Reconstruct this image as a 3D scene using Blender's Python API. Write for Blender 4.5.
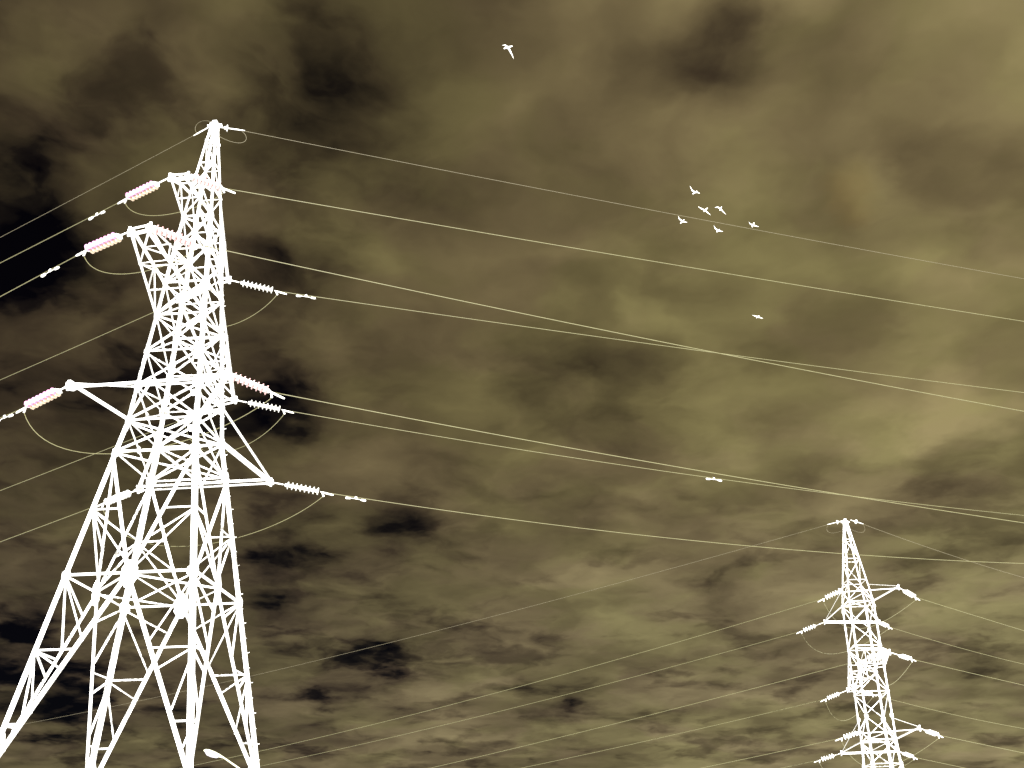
import bpy, math, random
from mathutils import Vector, Matrix, Quaternion

random.seed(7)
scene = bpy.context.scene
for o in list(bpy.data.objects):
    bpy.data.objects.remove(o)
COL = scene.collection

# ------------------------------------------------------------------ camera
PITCH, ROLL, FOCAL = math.radians(25), math.radians(1), 1080.0
EYE = Vector((0, 0, 1.7))
cam_data = bpy.data.cameras.new('camera')
cam_data.sensor_width = 36.0
cam_data.lens = FOCAL * 36.0 / 1024.0
cam_data.clip_start, cam_data.clip_end = 0.1, 20000
cam = bpy.data.objects.new('camera', cam_data)
COL.objects.link(cam)
_x, _u = Vector((1, 0, 0)), Vector((0, -math.sin(PITCH), math.cos(PITCH)))
_f = Vector((0, math.cos(PITCH), math.sin(PITCH)))
_r = _x * math.cos(ROLL) - _u * math.sin(ROLL)
_v = _x * math.sin(ROLL) + _u * math.cos(ROLL)
cam.matrix_world = Matrix(((_r.x, _v.x, -_f.x, EYE.x), (_r.y, _v.y, -_f.y, EYE.y),
                           (_r.z, _v.z, -_f.z, EYE.z), (0, 0, 0, 1)))
scene.camera = cam

# ------------------------------------------------------------------ exposure, sun
EXPOSURE = 2.0
scene.view_settings.view_transform = 'Standard'
scene.view_settings.look = 'None'
scene.view_settings.exposure = EXPOSURE
scene.view_settings.gamma = 1.0
scene.view_settings.use_curve_mapping = False

TO_SUN = Vector((0.22, -0.80, 0.50)).normalized()
sun_data = bpy.data.lights.new('sun', 'SUN')
sun_data.energy = 5.0
sun_data.angle = math.radians(0.5)
sun_data.color = (1.0, 0.98, 0.94)
sun = bpy.data.objects.new('sun', sun_data)
COL.objects.link(sun)
sun.rotation_euler = (-TO_SUN).to_track_quat('-Z', 'Y').to_euler()
sun.location = (0, -50, 60)

# ------------------------------------------------------------------ sky: dark gaps between brown cloud
world = bpy.data.worlds.new('World')
scene.world = world
world.use_nodes = True
NT = world.node_tree
NT.nodes.clear()


class G:
    """tiny node-graph helper"""
    def __init__(self, nt):
        self.nt = nt

    def n(self, kind, **kw):
        nd = self.nt.nodes.new(kind)
        for k, v in kw.items():
            setattr(nd, k, v)
        return nd

    def put(self, sock, v):
        if isinstance(v, bpy.types.NodeSocket):
            self.nt.links.new(v, sock)
        else:
            sock.default_value = v

    def math(self, op, a, b=0.0, c=0.0, clamp=False):
        nd = self.n('ShaderNodeMath', operation=op, use_clamp=clamp)
        for s, v in zip(nd.inputs, (a, b, c)):
            self.put(s, v)
        return nd.outputs[0]

    def vec(self, op, a, b=(0, 0, 0), scale=None):
        nd = self.n('ShaderNodeVectorMath', operation=op)
        self.put(nd.inputs[0], a)
        if op != 'SCALE':
            self.put(nd.inputs[1], b)
        else:
            self.put(nd.inputs['Scale'], scale)
        return nd.outputs['Value'] if op in ('DOT_PRODUCT', 'LENGTH', 'DISTANCE') else nd.outputs[0]

    def noise(self, v, scale, detail=4, rough=0.5, dist=0.0, colour=False):
        nd = self.n('ShaderNodeTexNoise')
        self.put(nd.inputs['Vector'], v)
        nd.inputs['Scale'].default_value = scale
        nd.inputs['Detail'].default_value = detail
        nd.inputs['Roughness'].default_value = rough
        nd.inputs['Distortion'].default_value = dist
        return nd.outputs['Color'] if colour else nd.outputs[0]

    def remap(self, v, a, b, c=0.0, d=1.0, smooth=True):
        nd = self.n('ShaderNodeMapRange', interpolation_type='SMOOTHSTEP' if smooth else 'LINEAR')
        for i, x in enumerate((v, a, b, c, d)):
            self.put(nd.inputs[i], x)
        return nd.outputs[0]

    def ramp(self, v, stops):
        nd = self.n('ShaderNodeValToRGB')
        cr = nd.color_ramp
        while len(cr.elements) < len(stops):
            cr.elements.new(0.5)
        for e, (p, c) in zip(cr.elements, stops):
            e.position, e.color = p, (*c, 1)
        self.put(nd.inputs[0], v)
        return nd.outputs[0]

    def mix(self, f, a, b, mode='MIX'):
        nd = self.n('ShaderNodeMix', data_type='RGBA', blend_type=mode)
        self.put(nd.inputs[0], f)
        self.put(nd.inputs[6], a)
        self.put(nd.inputs[7], b)
        return nd.outputs[2]


def lin(r, g, b):
    f = lambda c: c / 12.92 if c <= 0.04045 else ((c + 0.055) / 1.055) ** 2.4
    return tuple(f(c / 255.0) for c in (r, g, b))


g = G(NT)
D = g.n('ShaderNodeTexCoord').outputs['Generated']
sep = g.n('ShaderNodeSeparateXYZ')
g.put(sep.inputs[0], D)
dz = g.math('ADD', g.math('MAXIMUM', sep.outputs[2], 0.0), 0.15)
comb = g.n('ShaderNodeCombineXYZ')                       # position on the cloud ceiling
g.put(comb.inputs[0], g.math('DIVIDE', sep.outputs[0], dz))
g.put(comb.inputs[1], g.math('DIVIDE', sep.outputs[1], dz))
P = g.vec('ADD', comb.outputs[0], (3.1, 7.7, 0.4))
warpc = g.vec('SUBTRACT', g.noise(P, 5.0, 4, 0.55, colour=True), (0.5, 0.5, 0.5))
PW = g.vec('ADD', P, g.vec('SCALE', warpc, scale=0.20))
big = g.noise(PW, 2.3, 3, 0.45)
mid = g.noise(PW, 5.4, 3, 0.42)
fine = g.noise(PW, 12.0, 6, 0.55)
smoke = g.noise(PW, 6.0, 7, 0.5)
low = g.remap(sep.outputs[2], 0.42, 0.15, 0.0, 1.0)
west = g.remap(sep.outputs[0], 0.05, -0.38, 0.0, 1.0)
body = g.math('ADD', g.math('MULTIPLY', big, 0.42), g.math('MULTIPLY', mid, 0.44))
body = g.math('ADD', body, g.math('MULTIPLY', g.math('ADD', g.math('MULTIPLY', g.math('SUBTRACT', fine, 0.5), g.math('MULTIPLY_ADD', low, 0.5, 0.5)), 0.5), 0.18))
bright = g.remap(body, 0.30, 0.76, 0.0, 1.0, smooth=False)
# the cover is thicker and brighter towards the right and towards the horizon
lift = g.math('MULTIPLY_ADD', sep.outputs[0], 0.36, 0.175)
lift = g.math('SUBTRACT', lift, g.math('MULTIPLY', g.math('SUBTRACT', sep.outputs[2], 0.35), 0.14))
bright = g.math('ADD', g.math('MULTIPLY', bright, 0.58), g.math('ADD', lift, 0.19))
# holes in the cover: direction, angular size, depth
rag = g.vec('SUBTRACT', g.noise(P, 11.0, 6, 0.62, colour=True), (0.5, 0.5, 0.5))
DW = g.vec('ADD', g.vec('ADD', D, g.vec('SCALE', warpc, scale=0.06)), g.vec('SCALE', rag, scale=0.034))
HOLES = [((-0.406, 0.766, 0.498), .040, .46), ((-0.406, 0.90, 0.165), .040, .52), ((-0.36, 0.922, 0.135), .030, .22),
         ((-0.200, 0.890, 0.410), .032, .38), ((-0.236, 0.899, 0.372), .045, .12), ((-0.40, 0.80, 0.44), .17, .13), ((-0.22, 0.76, 0.61), .09, .10), ((-0.173, 0.745, 0.645), .050, .42),
         ((0.183, 0.736, 0.652), .034, .30), ((0.205, 0.705, 0.679), .026, .30), ((-0.089, 0.808, 0.582), .042, .26),
         ((-0.204, 0.939, 0.277), .036, .50), ((-0.222, 0.868, 0.443), .036, .20), ((-0.220, 0.782, 0.583), .036, .26),
         ((-0.109, 0.950, 0.293), .030, .30), ((0.051, 0.988, 0.143), .017, .40), ((0.020, 0.990, 0.140), .016, .26),
         ((-0.129, 0.974, 0.184), .022, .28), ((-0.108, 0.982, 0.156), .016, .25), ((0.183, 0.954, 0.238), .030, .16),
         ((0.117, 0.907, 0.404), .045, .15), ((0.026, 0.907, 0.421), .040, .18), ((0.336, 0.763, 0.552), .030, .10),
         ((-0.300, 0.743, 0.600), .070, .06), ((-0.405, 0.72, 0.56), .040, .10), ((-0.34, 0.86, 0.385), .070, .14),
         ((0.366, 0.877, 0.311), .030, .14), ((-0.165, 0.972, 0.163), .022, .22), ((-0.28, 0.955, 0.10), .030, .22),
         ((0.05, 0.90, 0.42), .07, .14), ((-0.19, 0.83, 0.52), .05, .15), ((-0.20, 0.95, 0.22), .06, .12), ((0.10, 0.76, 0.64), .05, .12), ((0.13, 0.83, 0.545), .06, .10), ((-0.02, 0.70, 0.70), .06, .12)]
dark = None
for d, r, k in HOLES:
    dist = g.vec('DISTANCE', DW, Vector(d).normalized()[:])
    h = g.remap(dist, 0.0, 1.9 * r, k * .95, 0.0)
    dark = h if dark is None else g.math('ADD', dark, h)
bright = g.math('SUBTRACT', bright, g.math('MULTIPLY', dark, g.remap(smoke, 0.30, 0.68, 1.4, 0.5, smooth=False)))
wisp = g.math('MULTIPLY', g.remap(smoke, 0.52, 0.28, 0.0, 0.26), g.math('MAXIMUM', low, g.math('MULTIPLY', west, 0.6)))
bright = g.math('SUBTRACT', bright, wisp)
THICK = [((0.321, 0.777, 0.541), .035, .14), ((0.40, 0.67, 0.62), .11, .10), ((0.337, 0.872, 0.356), .09, .10),
         ((0.05, 0.76, 0.65), .08, .06)]
for d, r, k in THICK:
    dist = g.vec('DISTANCE', DW, Vector(d).normalized()[:])
    bright = g.math('ADD', bright, g.remap(dist, 0.1 * r, 1.3 * r, k, 0.0))
cloud = g.ramp(bright, [(0.0, lin(3, 1, 3)), (0.14, lin(24, 19, 14)), (0.32, lin(59, 50, 34)), (0.50, lin(87, 77, 51)),
                        (0.66, lin(109, 98, 65)), (0.82, lin(133, 122, 81)), (1.0, lin(158, 146, 98))])
tint = g.noise(PW, 3.7, 3, 0.5)
cloud = g.mix(1.0, cloud, g.mix(g.remap(tint, 0.38, 0.62), (0.99, 1.0, 0.94, 1), (1.04, 0.985, 1.05, 1)), 'MULTIPLY')
cloud = g.mix(low, cloud, g.mix(1.0, cloud, (0.985, 1.0, 1.14, 1), 'MULTIPLY'))
dist = g.vec('DISTANCE', DW, Vector((0.300, 0.785, 0.541)).normalized()[:])
cloud = g.mix(g.remap(dist, 0.004, 0.035, 0.16, 0.0), cloud, (*lin(140, 108, 52), 1))
nishita = g.n('ShaderNodeTexSky', sky_type='NISHITA', sun_disc=False)
nishita.sun_elevation = math.asin(TO_SUN.z)
nishita.sun_rotation = math.atan2(TO_SUN.x, TO_SUN.y)
bg_sky = g.n('ShaderNodeBackground')
g.put(bg_sky.inputs[0], nishita.outputs[0])
bg_sky.inputs[1].default_value = 0.0001                   # night-dark air behind the cover
bg_cloud = g.n('ShaderNodeBackground')
g.put(bg_cloud.inputs[0], cloud)
bg_cloud.inputs[1].default_value = 1.0 / 2 ** EXPOSURE
add = g.n('ShaderNodeAddShader')
NT.links.new(bg_sky.outputs[0], add.inputs[0])
NT.links.new(bg_cloud.outputs[0], add.inputs[1])
wo = g.n('ShaderNodeOutputWorld')
NT.links.new(add.outputs[0], wo.inputs[0])


# ------------------------------------------------------------------ materials
def material(name, c0, c1, rough=0.5, metal=0.0, scale=3.0, bump=0.0, spec=0.4):
    m = bpy.data.materials.new(name)
    m.use_nodes = True
    nt = m.node_tree
    gg = G(nt)
    b = nt.nodes['Principled BSDF']
    tc = gg.n('ShaderNodeTexCoord').outputs['Object']
    nz = gg.noise(tc, scale, 5, 0.6)
    f = gg.remap(nz, 0.3, 0.7)
    nt.links.new(gg.mix(f, (*c0, 1), (*c1, 1)), b.inputs['Base Color'])
    b.inputs['Metallic'].default_value = metal
    b.inputs['Specular IOR Level'].default_value = spec
    nt.links.new(gg.remap(nz, 0.3, 0.7, rough - .08, rough + .08, smooth=False), b.inputs['Roughness'])
    if bump:
        bp = gg.n('ShaderNodeBump')
        bp.inputs['Strength'].default_value = bump
        nt.links.new(gg.noise(tc, scale * 6, 4, 0.6), bp.inputs['Height'])
        nt.links.new(bp.outputs[0], b.inputs['Normal'])
    return m


M = {
    'steel': material('white_steel', (0.80, 0.80, 0.78), (0.88, 0.88, 0.86), 0.55, scale=2.0),
    'fitting': material('pale_fitting', (0.80, 0.80, 0.76), (0.86, 0.86, 0.82), 0.45, scale=6),
    'wire': material('pale_aluminium_wire', (0.100, 0.095, 0.043), (0.120, 0.114, 0.053), 0.5, scale=4),
    'earth_wire': material('dull_steel_wire', (0.085, 0.074, 0.042), (0.105, 0.092, 0.055), 0.6, scale=4),
    'pink': material('pink_fringe_glass', (0.43, 0.18, 0.34), (0.53, 0.25, 0.44), 0.25, scale=5),
    'cream': material('cream_fringe_glass', (0.48, 0.36, 0.26), (0.56, 0.43, 0.32), 0.25, scale=5),
    'blush': material('blush_glass', (0.53, 0.30, 0.31), (0.63, 0.40, 0.40), 0.25, scale=5),
    'white': material('white_glaze', (0.78, 0.78, 0.74), (0.85, 0.85, 0.80), 0.25, scale=5),
    'concrete': material('pale_concrete', (0.50, 0.49, 0.46), (0.62, 0.61, 0.58), 0.85, scale=2, bump=0.4),
    'bounce_ground': material('bounce_ground', (0.78, 0.78, 0.77), (0.88, 0.88, 0.88), 0.8, scale=0.15, bump=0.3),  # unseen ground, made near-white to bounce sunlight onto the undersides
    'feather': material('white_feathers', (0.80, 0.80, 0.76), (0.88, 0.88, 0.85), 0.7, scale=9),
    'lamp_shell': material('lamp_housing', (0.62, 0.63, 0.42), (0.72, 0.72, 0.52), 0.4, scale=6),
    'lamp_glass': material('lamp_glass', (0.55, 0.52, 0.66), (0.66, 0.63, 0.76), 0.15, scale=6),
}


# ------------------------------------------------------------------ mesh helpers
class MB:
    def __init__(self):
        self.v, self.f = [], []

    def add(self, vs, fs):
        n = len(self.v)
        self.v += [tuple(v) for v in vs]
        self.f += [tuple(i + n for i in f) for f in fs]

    def prism(self, p, q, section):
        """section: list of offset vectors swept from p to q"""
        n = len(section)
        self.add([p + s for s in section] + [q + s for s in section],
                 [(i, (i + 1) % n, n + (i + 1) % n, n + i) for i in range(n)] +
                 [tuple(range(n - 1, -1, -1)), tuple(range(n, 2 * n))])

    def angle(self, p, q, a, b, w, t=None):
        """rolled angle section: two flanges along a and b from the corner line p-q"""
        p, q = Vector(p), Vector(q)
        ax = (q - p).normalized()
        a = (a - ax * a.dot(ax)).normalized()
        b = b - ax * b.dot(ax)
        b = (b - a * b.dot(a)).normalized()
        t = t or w * 0.14
        sec = [a * 0 + b * 0, a * w, a * w + b * t, a * t + b * t, a * t + b * w, b * w]
        if ax.dot(a.cross(b)) > 0:
            sec.reverse()
        self.prism(p, q, sec)

    def box(self, p, q, a, w, h):
        p, q = Vector(p), Vector(q)
        ax = (q - p).normalized()
        a = (a - ax * a.dot(ax)).normalized()
        b = ax.cross(a)
        self.prism(p, q, [a * w / 2 + b * h / 2, a * w / 2 - b * h / 2, -a * w / 2 - b * h / 2, -a * w / 2 + b * h / 2])

    def plate(self, c, nrm, up, r, t, sides=8, sy=1.0):
        c, nrm = Vector(c), Vector(nrm).normalized()
        up = (up - nrm * up.dot(nrm)).normalized()
        s = nrm.cross(up)
        ring = [(s * math.cos(k) + up * math.sin(k) * sy) * r for k in
                [math.pi * (2 * i + 1) / sides for i in range(sides)]]
        self.prism(c - nrm * t / 2, c + nrm * t / 2, ring)

    def tube(self, pts, r, sides=8, cap=True):
        pts = [Vector(p) for p in pts]
        rs = r if isinstance(r, (list, tuple)) else [r] * len(pts)
        base, ref = len(self.v), Vector((0, 0, 1))
        for i, p in enumerate(pts):
            d = (pts[min(i + 1, len(pts) - 1)] - pts[max(i - 1, 0)]).normalized()
            if abs(d.dot(ref)) > 0.98:
                ref = Vector((1, 0, 0))
            a = d.cross(ref).normalized()
            b = a.cross(d)
            for k in range(sides):
                an = 2 * math.pi * k / sides
                self.v.append(tuple(p + (a * math.cos(an) + b * math.sin(an)) * rs[i]))
        for i in range(len(pts) - 1):
            for k in range(sides):
                k2 = (k + 1) % sides
                self.f.append((base + i * sides + k, base + i * sides + k2, base + (i + 1) * sides + k2, base + (i + 1) * sides + k))
        if cap:
            self.f.append(tuple(base + k for k in range(sides - 1, -1, -1)))
            self.f.append(tuple(base + (len(pts) - 1) * sides + k for k in range(sides)))

    def lathe_x(self, prof, sides=16):
        """profile of (x, radius) about the x axis"""
        base = len(self.v)
        for x, r in prof:
            for k in range(sides):
                an = 2 * math.pi * k / sides
                self.v.append((x, r * math.cos(an), r * math.sin(an)))
        for i in range(len(prof) - 1):
            for k in range(sides):
                k2 = (k + 1) % sides
                self.f.append((base + i * sides + k, base + i * sides + k2, base + (i + 1) * sides + k2, base + (i + 1) * sides + k))
        self.f.append(tuple(base + k for k in range(sides - 1, -1, -1)))
        self.f.append(tuple(base + (len(prof) - 1) * sides + k for k in range(sides)))

    def mesh(self, name, mat, smooth=False):
        me = bpy.data.meshes.new(name)
        me.from_pydata(self.v, [], self.f)
        me.validate()
        me.update()
        me.materials.append(mat)
        if smooth:
            for p in me.polygons:
                p.use_smooth = True
        return me


def link(name, data, parent=None, loc=None):
    o = bpy.data.objects.new(name, data)
    COL.objects.link(o)
    if parent is not None:
        o.parent = parent
    if loc is not None:
        o.location = loc
    return o


def obj(name, mb, mat, parent=None, loc=None, smooth=False):
    return link(name, mb.mesh(name, mat, smooth), parent, loc)


def tag(o, label, cat, group=None, kind=None):
    o['label'] = label
    o['category'] = cat
    if group:
        o['group'] = group
    if kind:
        o['kind'] = kind
    return o


# ------------------------------------------------------------------ ground
gm = MB()
NG, S = 64, 6000.0
rad = [S * (i / (NG // 2)) ** 3 for i in range(NG // 2 + 1)]
ax = [-r for r in rad[:0:-1]] + rad
for y in ax:
    for x in ax:
        d = math.hypot(x, y)
        z = 0.10 * (math.sin(x * .31 + 1) * math.cos(y * .27)) + min(d, 300) * .004 * math.sin(x * .021 + y * .017)
        near = min(min(math.hypot(x + 10.1, y - 30), math.hypot(x - 19.85, y - 62)) / 12, 1)
        gm.v.append((x, y, z * near - 0.02))
NN = len(ax)
for j in range(NN - 1):
    for i in range(NN - 1):
        gm.f.append((j * NN + i, j * NN + i + 1, (j + 1) * NN + i + 1, (j + 1) * NN + i))
ground = obj('ground', gm, M['bounce_ground'], smooth=True)
ground['kind'] = 'structure'


# ------------------------------------------------------------------ pylons
def interp(tab, z):
    for (z0, w0), (z1, w1) in zip(tab, tab[1:]):
        if z <= z1:
            return w0 + (w1 - w0) * (z - z0) / (z1 - z0)
    return tab[-1][1]


CORN = [(-1, -1), (1, -1), (1, 1), (-1, 1)]
UP = Vector((0, 0, 1))


def pylon(name, label, loc, phi, width, levels, styles, peak, arms, sizes, cat_group):
    """sizes: leg, brace, secondary angle widths. styles: 'X','Z','K_up','K_down' per bay"""
    root = link(name, None)
    root.empty_display_size = 2
    tag(root, label, 'pylon', cat_group)
    root.location = (*loc, 0)
    root.rotation_euler = (0, 0, phi)
    to_local = lambda p: Matrix.Rotation(-phi, 4, 'Z') @ (Vector(p) - Vector((*loc, 0)))
    leg_w, br_w, sec_w = sizes
    ztop = peak[-1]
    W = lambda z: interp(width, z)
    node = lambda c, z: Vector((CORN[c % 4][0] * W(z), CORN[c % 4][1] * W(z) * 1.05, z))
    all_levels = levels + peak[1:]
    legs = []
    for c in range(4):
        mb = MB()
        a = Vector((-CORN[c][0], 0, 0))
        b = Vector((0, -CORN[c][1], 0))
        kinks = sorted(set([levels[0], ztop] + [z for z, _ in width if levels[0] < z < ztop]))
        for z0, z1 in zip(kinks, kinks[1:]):
            w = leg_w * (1.0 if z1 <= arms[0]['z'] + .1 else 0.8 if z1 <= peak[0] + .1 else 0.55)
            p, q = node(c, z0), node(c, z1)
            mb.angle(p, q, a, b, w)
            if z0 > levels[0]:                            # splice cover inside the corner
                dd = (q - p).normalized()
                mb.angle(p - dd * .35, p + dd * .45, a, b, w * 1.12, w * .1)
        legs.append(obj('leg', mb, M['steel'], root))
        fm = MB()
        f0 = node(c, levels[0])
        fm.prism(Vector((f0.x, f0.y, -.6)), Vector((f0.x, f0.y, 0.32)),
                 [Vector((sx * .45, sy * .45, 0)) for sx, sy in CORN])
        fm.prism(Vector((f0.x, f0.y, 0.32)), Vector((f0.x, f0.y, 0.40)),
                 [Vector((sx * .28, sy * .28, 0)) for sx, sy in CORN])
        obj('concrete_footing', fm, M['concrete'], root)
    # climbing bolts up one leg
    bolt = MB()
    bolt.tube([(0, 0, 0), (0.065, 0.0, 0), (0.068, 0, 0.015)], 0.008, 6)
    bolt_me = bolt.mesh('step_bolt', M['steel'])
    z, k = 2.6, 0
    while z < peak[0]:
        o = link('step_bolt', bolt_me, legs[2], node(2, z))
        o.rotation_euler = (0, 0, 0 if k % 2 else math.pi / 2)
        z += 0.42
        k += 1
    # lattice, one panel per face and bay
    nrm = [Vector((0, -1, 0)), Vector((1, 0, 0)), Vector((0, 1, 0)), Vector((-1, 0, 0))]

    def brace(mb, p, q, face, w, lay=0):
        n = nrm[face]
        off = -n * (0.02 + lay * w * 1.1)
        d = (q - p).normalized()
        mb.angle(p + off, q + off, n.cross(d), -n, w)

    for i, (z0, z1) in enumerate(zip(all_levels, all_levels[1:])):
        inpeak = z0 >= peak[0] - 1e-6
        style = 'Z' if inpeak else styles[1][i]
        bw = br_w * (0.55 if inpeak else 1.0 if style[0] == 'K' else 0.75)
        for face in range(4):
            A0, B0, A1, B1 = node(face, z0), node(face + 1, z0), node(face, z1), node(face + 1, z1)
            mb = MB()
            n = nrm[face]
            plate_at = []
            if style == 'X':
                brace(mb, A0, B1, face, bw)
                brace(mb, B0, A1, face, bw, 1)
                t = (A0 - B0).length / ((A0 - B0).length + (A1 - B1).length)
                if not inpeak:
                    plate_at.append((A0.lerp(B1, t), .12, .12))
            elif style == 'Z':
                if (i + face) % 2:
                    brace(mb, A0, B1, face, bw)
                else:
                    brace(mb, B0, A1, face, bw)
            elif style == 'K_up':                          # feet of the inverted V stand on the legs
                C = (A1 + B1) / 2
                for E0, E1 in ((A0, A1), (B0, B1)):
                    brace(mb, E0, C, face, bw * 1.35)
                    for t, ds in ((.27, (0, .12)), (.62, (0, .10, .30)), (1.0, (.14, .34))):
                        for d_ in ds:
                            brace(mb, E0.lerp(E1, t), E0.lerp(C, t - d_), face, sec_w, 1)
                plate_at.append((C, .24, .40))
            elif style == 'K_down':                        # V from the node up to the leg tops
                C = (A0 + B0) / 2
                for E0, E1 in ((A0, A1), (B0, B1)):
                    brace(mb, C, E1, face, bw * 1.1)
                    L = E0.lerp(E1, .52)
                    for t in (.52, .30, .06):
                        brace(mb, L, C.lerp(E1, t), face, sec_w, 1)
            if not mb.v:
                continue
            panel = obj('lattice_panel', mb, M['steel'], root)
            if style != 'Z' or i % 2 or inpeak:
                hs = MB()
                if z1 < ztop - .01 and i > 0:
                    brace(hs, A1, B1, face, bw * .9, 0)
                    obj('horizontal_strut', hs, M['steel'], panel)
            for c_, r_, s_ in plate_at:
                pm = MB()
                pm.plate(c_ - n * .045, n, UP, r_, .018, 8, s_ / r_)
                obj('gusset_plate', pm, M['steel'], panel)
    # gusset plates where braces meet the legs
    for c in range(4):
        for z in levels[1:]:
            p = node(c, z)
            big = leg_w * (1.15 if z < arms[0]['z'] + 2 else .8)
            pm = MB()
            a = Vector((-CORN[c][0], 0, 0))
            b = Vector((0, -CORN[c][1], 0))
            pm.plate(p + a * big * .62 + Vector((0, CORN[c][1] * .012, 0)), b, UP, big * .85, .018, 6, 1.3)
            pm.plate(p + b * big * .62 + Vector((CORN[c][0] * .012, 0, 0)), a, UP, big * .85, .018, 6, 1.3)
            obj('gusset_plate', pm, M['steel'], legs[c])
    # flat cross-bracing inside the body
    for z, kind in arms[0]['diaphragms']:
        mb = MB()
        cs = [node(c, z) for c in range(4)]
        if kind == 'diamond':
            ms = [(cs[i] + cs[(i + 1) % 4]) / 2 for i in range(4)]
            for i in range(4):
                p, q = ms[i], ms[(i + 1) % 4]
                mb.angle(p, q, (q - p).cross(UP), -UP, sec_w)
            mb.angle(ms[0], ms[2], Vector((1, 0, 0)), UP, sec_w)
        else:
            mb.angle(cs[0], cs[2], (cs[2] - cs[0]).cross(UP), -UP, sec_w)
            mb.angle(cs[1] + UP * .03, cs[3] + UP * .03, (cs[3] - cs[1]).cross(UP), UP, sec_w)
        obj('diaphragm_brace', mb, M['steel'], root)
    # cross-arms
    for arm in arms:
        z, h = arm['z'], arm['h']
        tl, tr = to_local(arm['L']), to_local(arm['R'])
        s = 1 if (tl.y + tr.y) > 0 else -1
        cl = 3 if s > 0 else 0
        cr = 2 if s > 0 else 1
        bl, br, ul, ur = node(cl, z), node(cr, z), node(cl, z + h), node(cr, z + h)
        out = Vector((0, s, 0))
        ch, lat = MB(), MB()
        cw = arm['w']
        bracket = []
        if arm['wide']:
            for p, q in ((bl, tl), (br, tr)):
                side = Vector((1 if p.x < q.x else -1, 0, 0))
                ch.angle(p, q, -(q - p).cross(UP).normalized() * 1.0, UP, cw * 1.1)
            for p, q in ((ul, tl), (ur, tr)):
                ch.angle(p, q + UP * .08, (q - p).cross(UP), -UP, cw * .5)
            # beam from tip to tip
            e = (tr - tl).normalized()
            ch.angle(tl - e * .1 - UP * .08, tr + e * .1 - UP * .08, -out, UP, cw * .62)
            if s > 0:
                ch.angle(tl - out * .30 - UP * .04, tr - out * .30 - UP * .04, out, UP, cw * .7)
            mid = (tl + tr) / 2 - out * .1 - UP * .05
            lat.angle(bl, mid, UP.cross(mid - bl), UP, cw * .6)
            lat.angle(br, mid + UP * .06, UP.cross(mid - br), UP, cw * .6)
        else:
            e = (tr - tl).normalized()
            tips = [tl - UP * .12, tr - UP * .12, tl + UP * .10, tr + UP * .10]
            base = [bl, br, ul, ur]
            fl = [Vector((1, 0, 0)), Vector((-1, 0, 0)), Vector((1, 0, 0)), Vector((-1, 0, 0))]
            for p, q, a, b in zip(base, tips, fl, (UP, UP, -UP, -UP)):
                ch.angle(p, q, a, b, cw)
            nb = arm['bays']
            P = lambda k, t: base[k].lerp(tips[k], t)
            for k in range(nb):
                t0, t1 = 1 - (1 - k / nb) ** 1.0, 1 - (1 - (k + 1) / nb) ** 1.0
                for (i, j, nn) in ((0, 1, UP), (2, 3, UP), (0, 2, Vector((1, 0, 0))), (1, 3, Vector((-1, 0, 0)))):
                    if k % 2:
                        i, j = j, i
                    p, q = P(i, t0), P(j, t1)
                    lat.angle(p, q, nn.cross(q - p), nn, cw * .58)
                    if i + j in (1, 5) and k < nb - 1 or (i + j) in (2, 4) and k < nb - 1:
                        p, q = P(i, t1), P(j, t1)
                        lat.angle(p, q, nn.cross(q - p), nn, cw * .5)
            # end frame of the tip
            ch.angle(tl - e * .08 - UP * .12, tr + e * .08 - UP * .12, UP, -out, cw)
            ch.angle(tl - e * .05 + UP * .10, tr + e * .05 + UP * .10, -UP, -out, cw * .9)
        ca = obj('cross_arm', ch, M['steel'], root)
        obj('arm_lattice', lat, M['steel'], ca)
        for p, sg in ((tl, -1), (tr, 1)):
            pm = MB()
            r = cw * 1.55
            pm.plate(p - UP * .07 - out * .05, UP, Vector((0, 1, 0)), r, .022, 6, 1.2)
            pm.plate(p + UP * .0 + out * .012, out, UP, r * .85, .02, 6, 1.1)
            pm.box(p + e * sg * .04 - UP * .16, p + e * sg * .04 + UP * .14, out, .04, .07)
            obj('tip_plate', pm, M['steel'], ca)
    # peak head
    pm = MB()
    w = W(ztop) + .03
    pm.prism(Vector((0, 0, ztop - .22)), Vector((0, 0, ztop)), [Vector((sx * w, sy * w, 0)) for sx, sy in CORN])
    pm.prism(Vector((0, 0, ztop)), Vector((0, 0, ztop + .12)), [Vector((sx * w * .6, sy * w * .6, 0)) for sx, sy in CORN])
    pm.box((-w - .12, 0, ztop - .06), (w + .12, 0, ztop - .06), UP, .07, .09)
    obj('peak_cap', pm, M['steel'], root)
    return root


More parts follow.
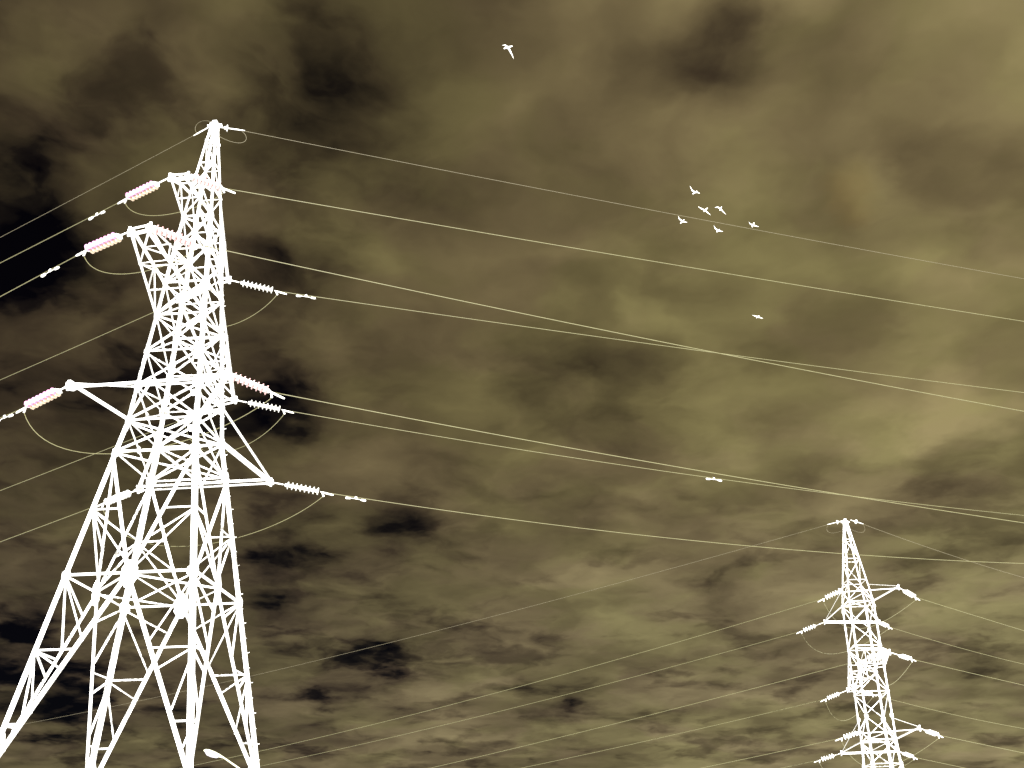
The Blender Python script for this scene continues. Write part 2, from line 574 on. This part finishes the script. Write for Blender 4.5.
# phase, pull direction, tip on the cross-arm, end of the insulator string, slope and curvature of the wire
BIG = [
    ('n1', 'L', (-10.39, 27.37, 21.7), (-12.03, 28.28, 21.57), -0.0911, 0.0003),
    ('n1', 'R', (-9.88, 27.31, 21.7), (-8.83, 27.65, 21.45), -0.0165, 0.0003),
    ('n2', 'L', (-10.2, 24.56, 17.9), (-11.7, 25.4, 17.84), -0.1301, 0.0003),
    ('n2', 'R', (-9.65, 24.38, 17.9), (-8.49, 24.76, 17.58), -0.0862, 0.000708),
    ('n3', 'L', (-12.0, 26.5, 14.26), (-13.49, 27.33, 14.0), -0.0883, 0.0003),
    ('n3', 'R', (-7.61, 25.99, 14.26), (-6.48, 26.36, 13.88), -0.0929, 0.000937),
    ('f1', 'L', (-10.43, 33.66, 21.7), (-11.96, 34.51, 21.49), -0.092, 0.000556),
    ('f1', 'R', (-10.13, 33.6, 21.7), (-8.53, 34.12, 21.51), -0.0115, 0.000357),
    ('f2', 'L', (-10.6, 35.95, 17.9), (-12.13, 36.79, 17.69), -0.0965, 0.0003),
    ('f2', 'R', (-10.06, 35.7, 17.9), (-8.41, 36.24, 17.71), -0.0771, 0.001138),
    ('f3', 'L', (-12.79, 34.91, 14.26), (-14.28, 35.73, 14.06), -0.1038, 0.0003),
    ('f3', 'R', (-8.24, 34.44, 14.26), (-6.56, 34.98, 14.06), -0.0751, 0.002),
    ('ew', 'L', (-10.36, 30.14, 25.8), (-10.72, 30.34, 25.75), -0.0954, 0.0003),
    ('ew', 'R', (-10.02, 30.15, 25.8), (-9.47, 30.32, 25.82), -0.0282, 0.000327),
]
SMALL = [
    ('n1', 'L', (17.86, 58.85, 16.22), (17.08, 59.4, 15.95), -0.1369, 0.000721),
    ('n1', 'R', (20.84, 58.19, 16.22), (21.95, 58.93, 15.83), -0.0851, 0.0003),
    ('n2', 'L', (19.09, 57.09, 12.48), (18.33, 57.62, 12.29), -0.1311, 0.000498),
    ('n2', 'R', (19.33, 56.85, 12.48), (20.75, 57.81, 12.28), -0.0618, 0.0003),
    ('n3', 'L', (17.55, 57.93, 8.66), (16.75, 58.49, 8.45), -0.12, 0.0008),
    ('n3', 'R', (20.18, 56.74, 8.66), (21.37, 57.54, 8.4), -0.0772, 0.0003),
    ('f1', 'L', (19.01, 66.61, 16.22), (17.76, 67.48, 15.88), -0.1258, 0.0006),
    ('f1', 'R', (22.42, 66.87, 16.22), (23.08, 67.32, 16.03), -0.1052, 0.002),
    ('f2', 'L', (20.5, 68.88, 12.48), (19.3, 69.72, 12.09), -0.1215, 0.0006),
    ('f2', 'R', (20.82, 68.91, 12.48), (22.27, 69.88, 12.34), -0.105, 0.002),
    ('f3', 'L', (19.27, 67.75, 8.66), (18.12, 68.55, 8.37), -0.12, 0.0008),
    ('f3', 'R', (22.43, 67.19, 8.66), (23.51, 67.91, 8.38), -0.0904, 0.0003),
    ('ew', 'L', (19.53, 61.95, 21.2), (19.02, 62.31, 21.17), -0.0868, 0.000433),
    ('ew', 'R', (20.11, 61.89, 21.2), (20.69, 62.28, 21.16), -0.1057, 0.002),
]


def tips(data, ph):
    return {d[1]: d[2] for d in data if d[0] == ph}


def arms_for(data, spec, diaphragms):
    out = []
    for ph, z, h, wide, w, bays in spec:
        out.append(dict(z=z, h=h, wide=wide, w=w, bays=bays, **tips(data, ph)))
    out[0]['diaphragms'] = diaphragms
    return out


pylon('lattice_pylon', 'large near white lattice pylon filling the left side under dark clouds', (-10.118, 30.0), -0.09,
      [(0.0, 3.30), (3.7, 2.71), (14.26, 1.075), (17.9, 0.80), (21.7, 0.50), (25.8, 0.10)],
      [0.0, 4.1, 9.45, 13.2, 14.26, 15.4, 16.6, 17.9, 19.1, 20.4, 21.7],
      ('X', ['X', 'K_up', 'K_down', 'X', 'X', 'X', 'X', 'X', 'X', 'X']),
      [21.7, 22.9, 24.0, 25.0, 25.8],
      arms_for(BIG, [('n3', 14.26, 1.14, True, .10, 0), ('f3', 14.26, 1.14, True, .10, 0),
                     ('n2', 17.9, 1.2, False, .07, 3), ('f2', 17.9, 1.2, False, .07, 3),
                     ('n1', 21.7, 1.0, False, .065, 2), ('f1', 21.7, 1.0, False, .065, 2)],
               [(9.45, 'diamond'), (13.2, 'cross'), (14.26, 'cross'), (17.9, 'cross'), (21.7, 'cross')]),
      (.135, .066, .044), 'lattice pylons')

pylon('lattice_pylon', 'smaller distant white lattice pylon at the lower right', (19.72, 62.0), 0.0,
      [(0.0, 1.75), (7.6, .80), (8.66, .76), (16.22, .72), (21.2, .10)],
      [0.0, 2.6, 5.0, 7.4, 8.66, 9.9, 11.2, 12.48, 13.7, 14.95, 16.22],
      ('Z', ['X', 'X', 'X', 'Z', 'Z', 'Z', 'Z', 'Z', 'Z', 'Z']),
      [16.22, 17.5, 18.8, 20.0, 21.2],
      arms_for(SMALL, [('n3', 8.66, 1.1, True, .062, 0), ('f3', 8.66, 1.1, True, .062, 0),
                       ('n2', 12.48, 1.1, False, .055, 3), ('f2', 12.48, 1.1, False, .055, 3),
                       ('n1', 16.22, 1.0, True, .062, 0), ('f1', 16.22, 1.0, True, .062, 0)],
               [(5.0, 'cross'), (8.66, 'cross'), (12.48, 'cross'), (16.22, 'cross')]),
      (.108, .052, .040), 'lattice pylons')


# ------------------------------------------------------------------ insulator strings
def disc_mesh(mat):
    m = MB()
    m.lathe_x([(-.012, .035), (-.004, .088), (.010, .116), (.026, .122), (.034, .116), (.028, .094), (.040, .088),
               (.030, .068), (.042, .060), (.034, .042), (.052, .030)], 18)
    return m.mesh('insulator_disc', mat, True)


DISC = {k: disc_mesh(M[k]) for k in ('pink', 'cream', 'blush', 'white')}
_c = MB()
_c.lathe_x([(-.10, .016), (-.085, .020), (-.084, .050), (-.035, .058), (-.012, .044), (.04, .024), (.05, .018)], 12)
CAP = _c.mesh('metal_cap', M['fitting'], True)
PITCH_D = .146
LEVEL = {'1': 'top', '2': 'middle', '3': 'lowest'}


def frame(p, q):
    x = (Vector(q) - Vector(p)).normalized()
    y = UP.cross(x).normalized()
    z = x.cross(y)
    return Matrix(((x.x, y.x, z.x), (x.y, y.y, z.y), (x.z, y.z, z.z))).to_quaternion()


def string(tip, end, rows, label, group, small=False):
    tip, end = Vector(tip), Vector(end)
    L = (end - tip).length
    root = link('insulator_string', None)
    root.empty_display_size = .2
    root.location = tip
    root.rotation_mode = 'QUATERNION'
    root.rotation_quaternion = frame(tip, end)
    tag(root, label, 'insulator', group)
    n = 5 if small else 8
    pitch = min((.165 if len(rows) == 1 else .15) if small else PITCH_D, (L - .22) / n)
    x0 = L - n * pitch - .10
    size = (1.1 if small else 1.05) if len(rows) == 1 else (.74 if small else .82)
    lk = MB()
    lk.tube([(0, 0, 0), (.12, 0, 0), (x0 - .06, 0, 0)], [.03, .022, .022], 8)
    lk.box((-.04, 0, 0), (.10, 0, 0), UP, .08, .035)
    obj('shackle_link', lk, M['fitting'], root)
    offs = [0.0] if len(rows) == 1 else [.082, -.082]
    for xx in ((x0 - .04), (L - .05)):
        if len(rows) > 1:
            yk = MB()
            sgn = 1 if xx < L / 2 else -1
            vs = [(xx - .05 * sgn, -.03, .011), (xx - .05 * sgn, .03, .011), (xx + .05 * sgn, .15, .011), (xx + .05 * sgn, -.15, .011)]
            vs += [(a, b, -c) for a, b, c in vs]
            yk.add(vs, [(0, 1, 2, 3), (7, 6, 5, 4), (0, 4, 5, 1), (1, 5, 6, 2), (2, 6, 7, 3), (3, 7, 4, 0)])
            obj('yoke_plate', yk, M['fitting'], root)
    for row, oy in zip(rows, offs):
        for k in range(n):
            d = link('insulator_disc', DISC[row], root, (x0 + .08 + k * pitch, oy, 0))
            d.scale = (1, size, size)
            link('metal_cap', CAP, d)
    cl = MB()
    cl.tube([(L - .05, 0, 0), (L + .02, 0, -.01), (L + .08, 0, -.015), (L + .34, 0, -.03), (L + .40, 0, -.033)], [.018, .024, .030, .028, .018], 8)
    cl.box((L + .02, 0, -.03), (L + .08, 0, -.15), Vector((0, 1, 0)), .03, .05)
    obj('tension_clamp', cl, M['fitting'], root)
    return root


def conductor(start, az, b, c, length, r, mat, name, label, cat, group):
    u = Vector((math.sin(az), math.cos(az), 0))
    pts = [u * s + UP * (b * s + c * s * s) for s in [length * (k / 60) ** 1.3 for k in range(61)]]
    mb = MB()
    mb.tube(pts, r, 8)
    o = obj(name, mb, M[mat], loc=start, smooth=True)
    tag(o, label, cat, group)
    return lambda s: Vector(start) + u * s + UP * (b * s + c * s * s)


def bez(p0, p1, p2, p3, n=24):
    return [p0 * (1 - t) ** 3 + p1 * 3 * t * (1 - t) ** 2 + p2 * 3 * t * t * (1 - t) + p3 * t ** 3 for t in [k / n for k in range(n + 1)]]


def damper(at, along, label):
    root = link('vibration_damper', None)
    root.empty_display_size = .1
    root.location = at
    root.rotation_mode = 'QUATERNION'
    root.rotation_quaternion = frame((0, 0, 0), along)
    root.scale = (.85, .65, .65)
    tag(root, label, 'damper', 'vibration dampers clipped under the wires')
    c = MB()
    c.box((-.04, 0, -.03), (.04, 0, -.03), UP, .13, .05)
    obj('line_clamp', c, M['fitting'], root)
    s = MB()
    s.tube([(-.30, 0, -.10), (-.15, 0, -.085), (0, 0, -.08), (.15, 0, -.085), (.30, 0, -.10)], .012, 6)
    obj('steel_strand', s, M['fitting'], root)
    for sg in (-1, 1):
        w = MB()
        w.tube([(sg * .20, 0, -.10), (sg * .23, 0, -.10), (sg * .38, 0, -.11), (sg * .42, 0, -.11)], [.025, .05, .058, .03], 10)
        obj('damper_weight', w, M['fitting'], root)


SIDE = {'n': 'near', 'f': 'far'}
PULL = {'L': 'left', 'R': 'right'}
DAMP = {('n1', 'L'): 1.32, ('n2', 'L'): 1.41, ('n3', 'L'): .88, ('f1', 'R'): 1.09, ('f2', 'R'): 17.43, ('f3', 'R'): 1.17}


def rig(data, who, azL, azR, lenL, lenR, drop, r_wire, r_earth, colours, peak_xy, peak_z):
    ends = {}
    for ph, s, tip, end, b, c in data:
        az = azL if s == 'L' else azR
        ln = lenL if s == 'L' else lenR
        if ph == 'ew':
            root = link('earth_wire_clamp', None)
            root.empty_display_size = .1
            root.location = tip
            root.rotation_mode = 'QUATERNION'
            root.rotation_quaternion = frame(tip, end)
            tag(root, f'small white clamp holding the earth wire {PULL[s]} of the {who} peak', 'clamp', 'earth wire clamps at the pylon peaks')
            L = (Vector(end) - Vector(tip)).length
            k = MB()
            k.tube([(-.12, 0, 0), (L * .5, 0, 0), (L, 0, 0)], [.022, .018, .022], 8)
            obj('shackle_link', k, M['fitting'], root)
            if not (who.startswith('large') and s == 'L'):
                d = link('insulator_disc', DISC['white'], root, (L * .45, 0, 0))
                link('metal_cap', CAP, d)
            k = MB()
            k.tube([(L, 0, 0), (L + .12, 0, 0), (L + .30, 0, 0)], [.022, .022, .012], 8)
            obj('tension_clamp', k, M['fitting'], root)
            conductor(end, az, b, c, 130 if s == 'L' and who.startswith('small') else ln, r_earth, 'earth_wire', 'earth_wire',
                      f'thin earth wire running {PULL[s]} from the very peak of the {who}', 'earth wire', 'earth wires')
            u = Vector((math.sin(az), math.cos(az), 0))
            e = Vector(end) + u * .15
            q = Vector((peak_xy[0], peak_xy[1], peak_z - .45)) + u * .12
            mb = MB()
            if who.startswith('large') and s == 'L':
                pts = bez(Vector(0 * u), u * .35 + UP * .45, -u * .1 + UP * .75, Vector((peak_xy[0], peak_xy[1], peak_z + .02)) - e)
            else:
                pts = bez(Vector(0 * u), u * .45 - UP * .25, u * .25 - UP * .85, q - e)
            mb.tube(pts, .007, 6)
            o = obj('bonding_loop', mb, M['earth_wire'], loc=e, smooth=True)
            tag(o, f'thin looped bonding cable {PULL[s]} of the peak of the {who}', 'cable', 'bonding loops at the pylon peaks')
            continue
        where = f'{SIDE[ph[0]]} {LEVEL[ph[1]]} arm of the {who}'
        rows = colours(ph, s)
        word = {'pink': 'pink', 'blush': 'pale pink', 'white': 'double' if len(rows) > 1 else 'white'}[rows[0]]
        string(tip, end, rows, f'{word} insulator string, {PULL[s]} end, {where}', 'insulator strings on the pylon arms', who.startswith('small'))
        at = conductor(end, az, b, c, ln, r_wire, 'wire', 'power_line',
                       f'power line running {PULL[s]} from the {where}', 'power line', 'power lines')
        if who.startswith('large') and (ph, s) in DAMP:
            d = DAMP[(ph, s)]
            damper(at(d), at(d + .5) - at(d), f'little damper, {PULL[s]} power line, {where}')
        ends.setdefault(ph, {})[s] = (Vector(end), Vector((math.sin(az), math.cos(az), 0)))
    for ph, e in ends.items():
        (p0, u0), (p3, u3) = e['L'], e['R']
        p0, p3 = p0 + u0 * .06 - UP * .14, p3 + u3 * .06 - UP * .14
        h = drop[ph] * 4 / 3
        sp = (p3 - p0)
        mid_ = min(p0.z, p3.z)
        p1 = p0 + sp * .14 - UP * h * 1.2
        p2 = p3 - sp * (.26 if who.startswith('large') else .42) - UP * h * (.85 if who.startswith('large') else .7)
        mb = MB()
        mb.tube([p - p0 for p in bez(p0, p1, p2, p3, 30)], r_wire * (.85 if who.startswith('large') else .7), 8)
        o = obj('jumper_cable', mb, M['wire'], loc=p0, smooth=True)
        tag(o, f'sagging jumper cable under the {SIDE[ph[0]]} {LEVEL[ph[1]]} arm of the {who}', 'jumper cable', 'jumper cables')


def colours_big(ph, s):
    if ph[0] == 'f':
        return ['white']
    return ['pink', 'cream'] if s == 'L' else ['blush', 'blush']  # pink against cream row: lens colour fringing put into the glass colour


def colours_small(ph, s):
    return ['white', 'white'] if s == 'R' else ['white']


rad = math.radians
rig(BIG, 'large left pylon', rad(-61), rad(72), 55, 110,
    dict(n1=.6, n2=.65, n3=1.35, f1=1.15, f2=1.3, f3=1.5), .0108, .0072, colours_big, (-10.118, 30.0), 25.8)
rig(SMALL, 'small right pylon', rad(-55), rad(56), 78, 70,
    dict(n1=1.6, n2=1.3, n3=1.4, f1=1.4, f2=1.3, f3=1.4), .0124, .0104, colours_small, (19.85, 62.0), 21.2)


# ------------------------------------------------------------------ street lamp behind the big pylon
lamp = link('street_lamp', None)
lamp.location = (-11.25, 52.0, 0.0)
tag(lamp, 'street lamp with drooping oval head seen between the left pylon legs', 'street lamp')
k = MB()
k.tube([(0, 0, 0), (0, 0, .9), (0, 0, .92), (0, 0, 5.0)], [.11, .11, .075, .05], 12)
obj('pole', k, M['steel'], lamp, smooth=True)
k = MB()
k.tube([(0, 0, 4.95), (-.12, 0, 5.5), (-.6, 0, 6.15), (-1.4, 0, 6.76), (-2.25, 0, 7.30)], [.05, .045, .04, .036, .034], 10)
obj('bracket_arm', k, M['lamp_shell'], lamp, smooth=True)
k = MB()
head = link('lamp_head', None, lamp)
bpy.data.objects.remove(head)
sec = []
for t, w, hh in ((0, .05, .05), (.12, .09, .08), (.3, .15, .13), (.55, .20, .17), (.8, .21, .17), (.98, .15, .12), (1.06, .05, .04)):
    sec.append([(-t, w * math.cos(a), hh * .75 * math.sin(a) if math.sin(a) > 0 else hh * .35 * math.sin(a)) for a in [2 * math.pi * i / 14 for i in range(14)]])
vs = [v for s_ in sec for v in s_]
fs = [(i * 14 + j, i * 14 + (j + 1) % 14, (i + 1) * 14 + (j + 1) % 14, (i + 1) * 14 + j) for i in range(len(sec) - 1) for j in range(14)]
fs += [tuple(range(13, -1, -1)), tuple((len(sec) - 1) * 14 + j for j in range(14))]
k.add(vs, fs)
head = obj('lamp_head', k, M['lamp_shell'], lamp, (-2.22, 0, 7.28), smooth=True)
head.rotation_euler = (0, math.radians(20), 0)
k = MB()
sec = []
for t, w, hh in ((.28, .04, .02), (.36, .12, .08), (.6, .17, .13), (.82, .16, .12), (.96, .05, .03)):
    sec.append([(-t, w * math.cos(a), -.03 - hh * abs(math.sin(a)) if math.sin(a) < 0 else -.02) for a in [2 * math.pi * i / 14 for i in range(14)]])
k.add([v for s_ in sec for v in s_],
      [(i * 14 + j, i * 14 + (j + 1) % 14, (i + 1) * 14 + (j + 1) % 14, (i + 1) * 14 + j) for i in range(len(sec) - 1) for j in range(14)])
obj('lamp_bowl', k, M['lamp_glass'], head, smooth=True)

# ------------------------------------------------------------------ birds: centre, then left tip, left wrist, right wrist, right tip, head, tail
BIRDS = [
    ((0.15, 51.77, 48.82), [(-0.39, -0.16, 0.05), (-0.21, -0.13, 0.09), (0.15, 0.16, -0.23), (0.33, 0.41, -0.53), (0.22, 0.05, 0.14), (-0.29, -0.05, -0.13)],
     'lone gull high above all the others near the top edge'),
    ((15.93, 76.8, 55.3), [(-0.46, -0.35, 0.46), (-0.27, -0.14, 0.11), (0.25, 0.05, 0.0), (0.47, 0.18, -0.03), (0.17, 0.05, 0.13), (-0.23, -0.01, -0.21)],
     'topmost gull of the flock of six, left wing raised'),
    ((16.8, 77.56, 53.93), [(-0.65, -0.25, 0.26), (-0.4, -0.15, 0.14), (0.18, 0.11, -0.11), (0.49, 0.3, -0.29), (0.19, 0.0, 0.23), (-0.15, -0.04, -0.15)],
     'wide winged gull just above the top wire, left of a twin'),
    ((18.63, 79.73, 55.56), [(-0.53, -0.14, 0.02), (-0.3, -0.13, 0.09), (0.23, 0.16, -0.22), (0.5, 0.35, -0.4), (0.09, 0.02, 0.18), (-0.1, -0.01, -0.21)],
     'gull with right wing drooping, just above the top wire, right of a twin'),
    ((14.41, 75.84, 51.74), [(-0.35, -0.3, 0.35), (-0.26, -0.16, 0.16), (0.2, 0.06, -0.01), (0.46, 0.17, -0.01), (0.16, 0.04, 0.16), (-0.17, -0.01, -0.21)],
     'leftmost gull of the flock of six, touching the top wire'),
    ((17.29, 75.86, 50.79), [(-0.35, -0.29, 0.34), (-0.25, -0.15, 0.14), (0.17, 0.06, -0.02), (0.47, 0.16, 0.01), (0.15, 0.05, 0.12), (-0.12, -0.03, -0.18)],
     'lowest gull of the flock of six, below the top wire'),
    ((21.82, 81.71, 55.07), [(-0.42, -0.24, 0.22), (-0.26, -0.11, 0.06), (0.22, 0.07, -0.02), (0.55, 0.19, -0.05), (0.1, -0.0, 0.24), (-0.13, -0.01, -0.22)],
     'rightmost gull of the flock of six, next to the top wire'),
    ((24.9, 96.11, 53.53), [(-0.55, -0.19, 0.12), (-0.3, -0.12, 0.07), (0.28, 0.08, -0.04), (0.61, 0.2, -0.08), (0.17, 0.04, 0.16), (-0.14, -0.03, -0.16)],
     'small straight winged gull alone beneath the flock, between two wires'),
]
for ctr, off, label in BIRDS:
    lt, lw, rw, rt, hd, tl = [Vector(o) for o in off]
    ax = (hd - tl).normalized()
    span = (rt - lt).normalized()
    up = span.cross(ax).normalized()
    ax = up.cross(span).normalized() * .75 + ax * .25
    mb = MB()
    secs = []
    O = Vector((0, 0, 0))
    pathw = [(lt, .03, .010), (lt.lerp(lw, .45), .09, .016), (lw, .145, .024), (lw.lerp(O, .55), .16, .034), (O, .19, .05),
             (rw.lerp(O, .55), .16, .034), (rw, .145, .024), (rt.lerp(rw, .45), .09, .016), (rt, .03, .010)]
    for p, chd, th in pathw:
        back = ax * -.03
        chd *= .85
        secs.append([p + back + ax * chd * .5, p + back + ax * chd * .2 + up * th, p + back - ax * chd * .5, p + back + ax * chd * .2 - up * th * .6])
    mb.add([v for s_ in secs for v in s_],
           [(i * 4 + j, i * 4 + (j + 1) % 4, (i + 1) * 4 + (j + 1) % 4, (i + 1) * 4 + j) for i in range(len(secs) - 1) for j in range(4)] +
           [(3, 2, 1, 0), tuple((len(secs) - 1) * 4 + j for j in range(4))])
    d = (hd - tl)
    mb.tube([tl, tl + d * .12, tl + d * .35, tl + d * .6, tl + d * .78, tl + d * .88, tl + d * .98, tl + d * 1.08],
            [.045, .035, .055, .060, .042, .038, .034, .008], 10)
    o = obj('gull', mb, M['feather'], loc=ctr)
    md = o.modifiers.new('skin', 'REMESH')
    md.mode = 'VOXEL'
    md.voxel_size = 0.014
    md.use_smooth_shade = True
    tag(o, label, 'bird', 'gulls flying against the clouds')
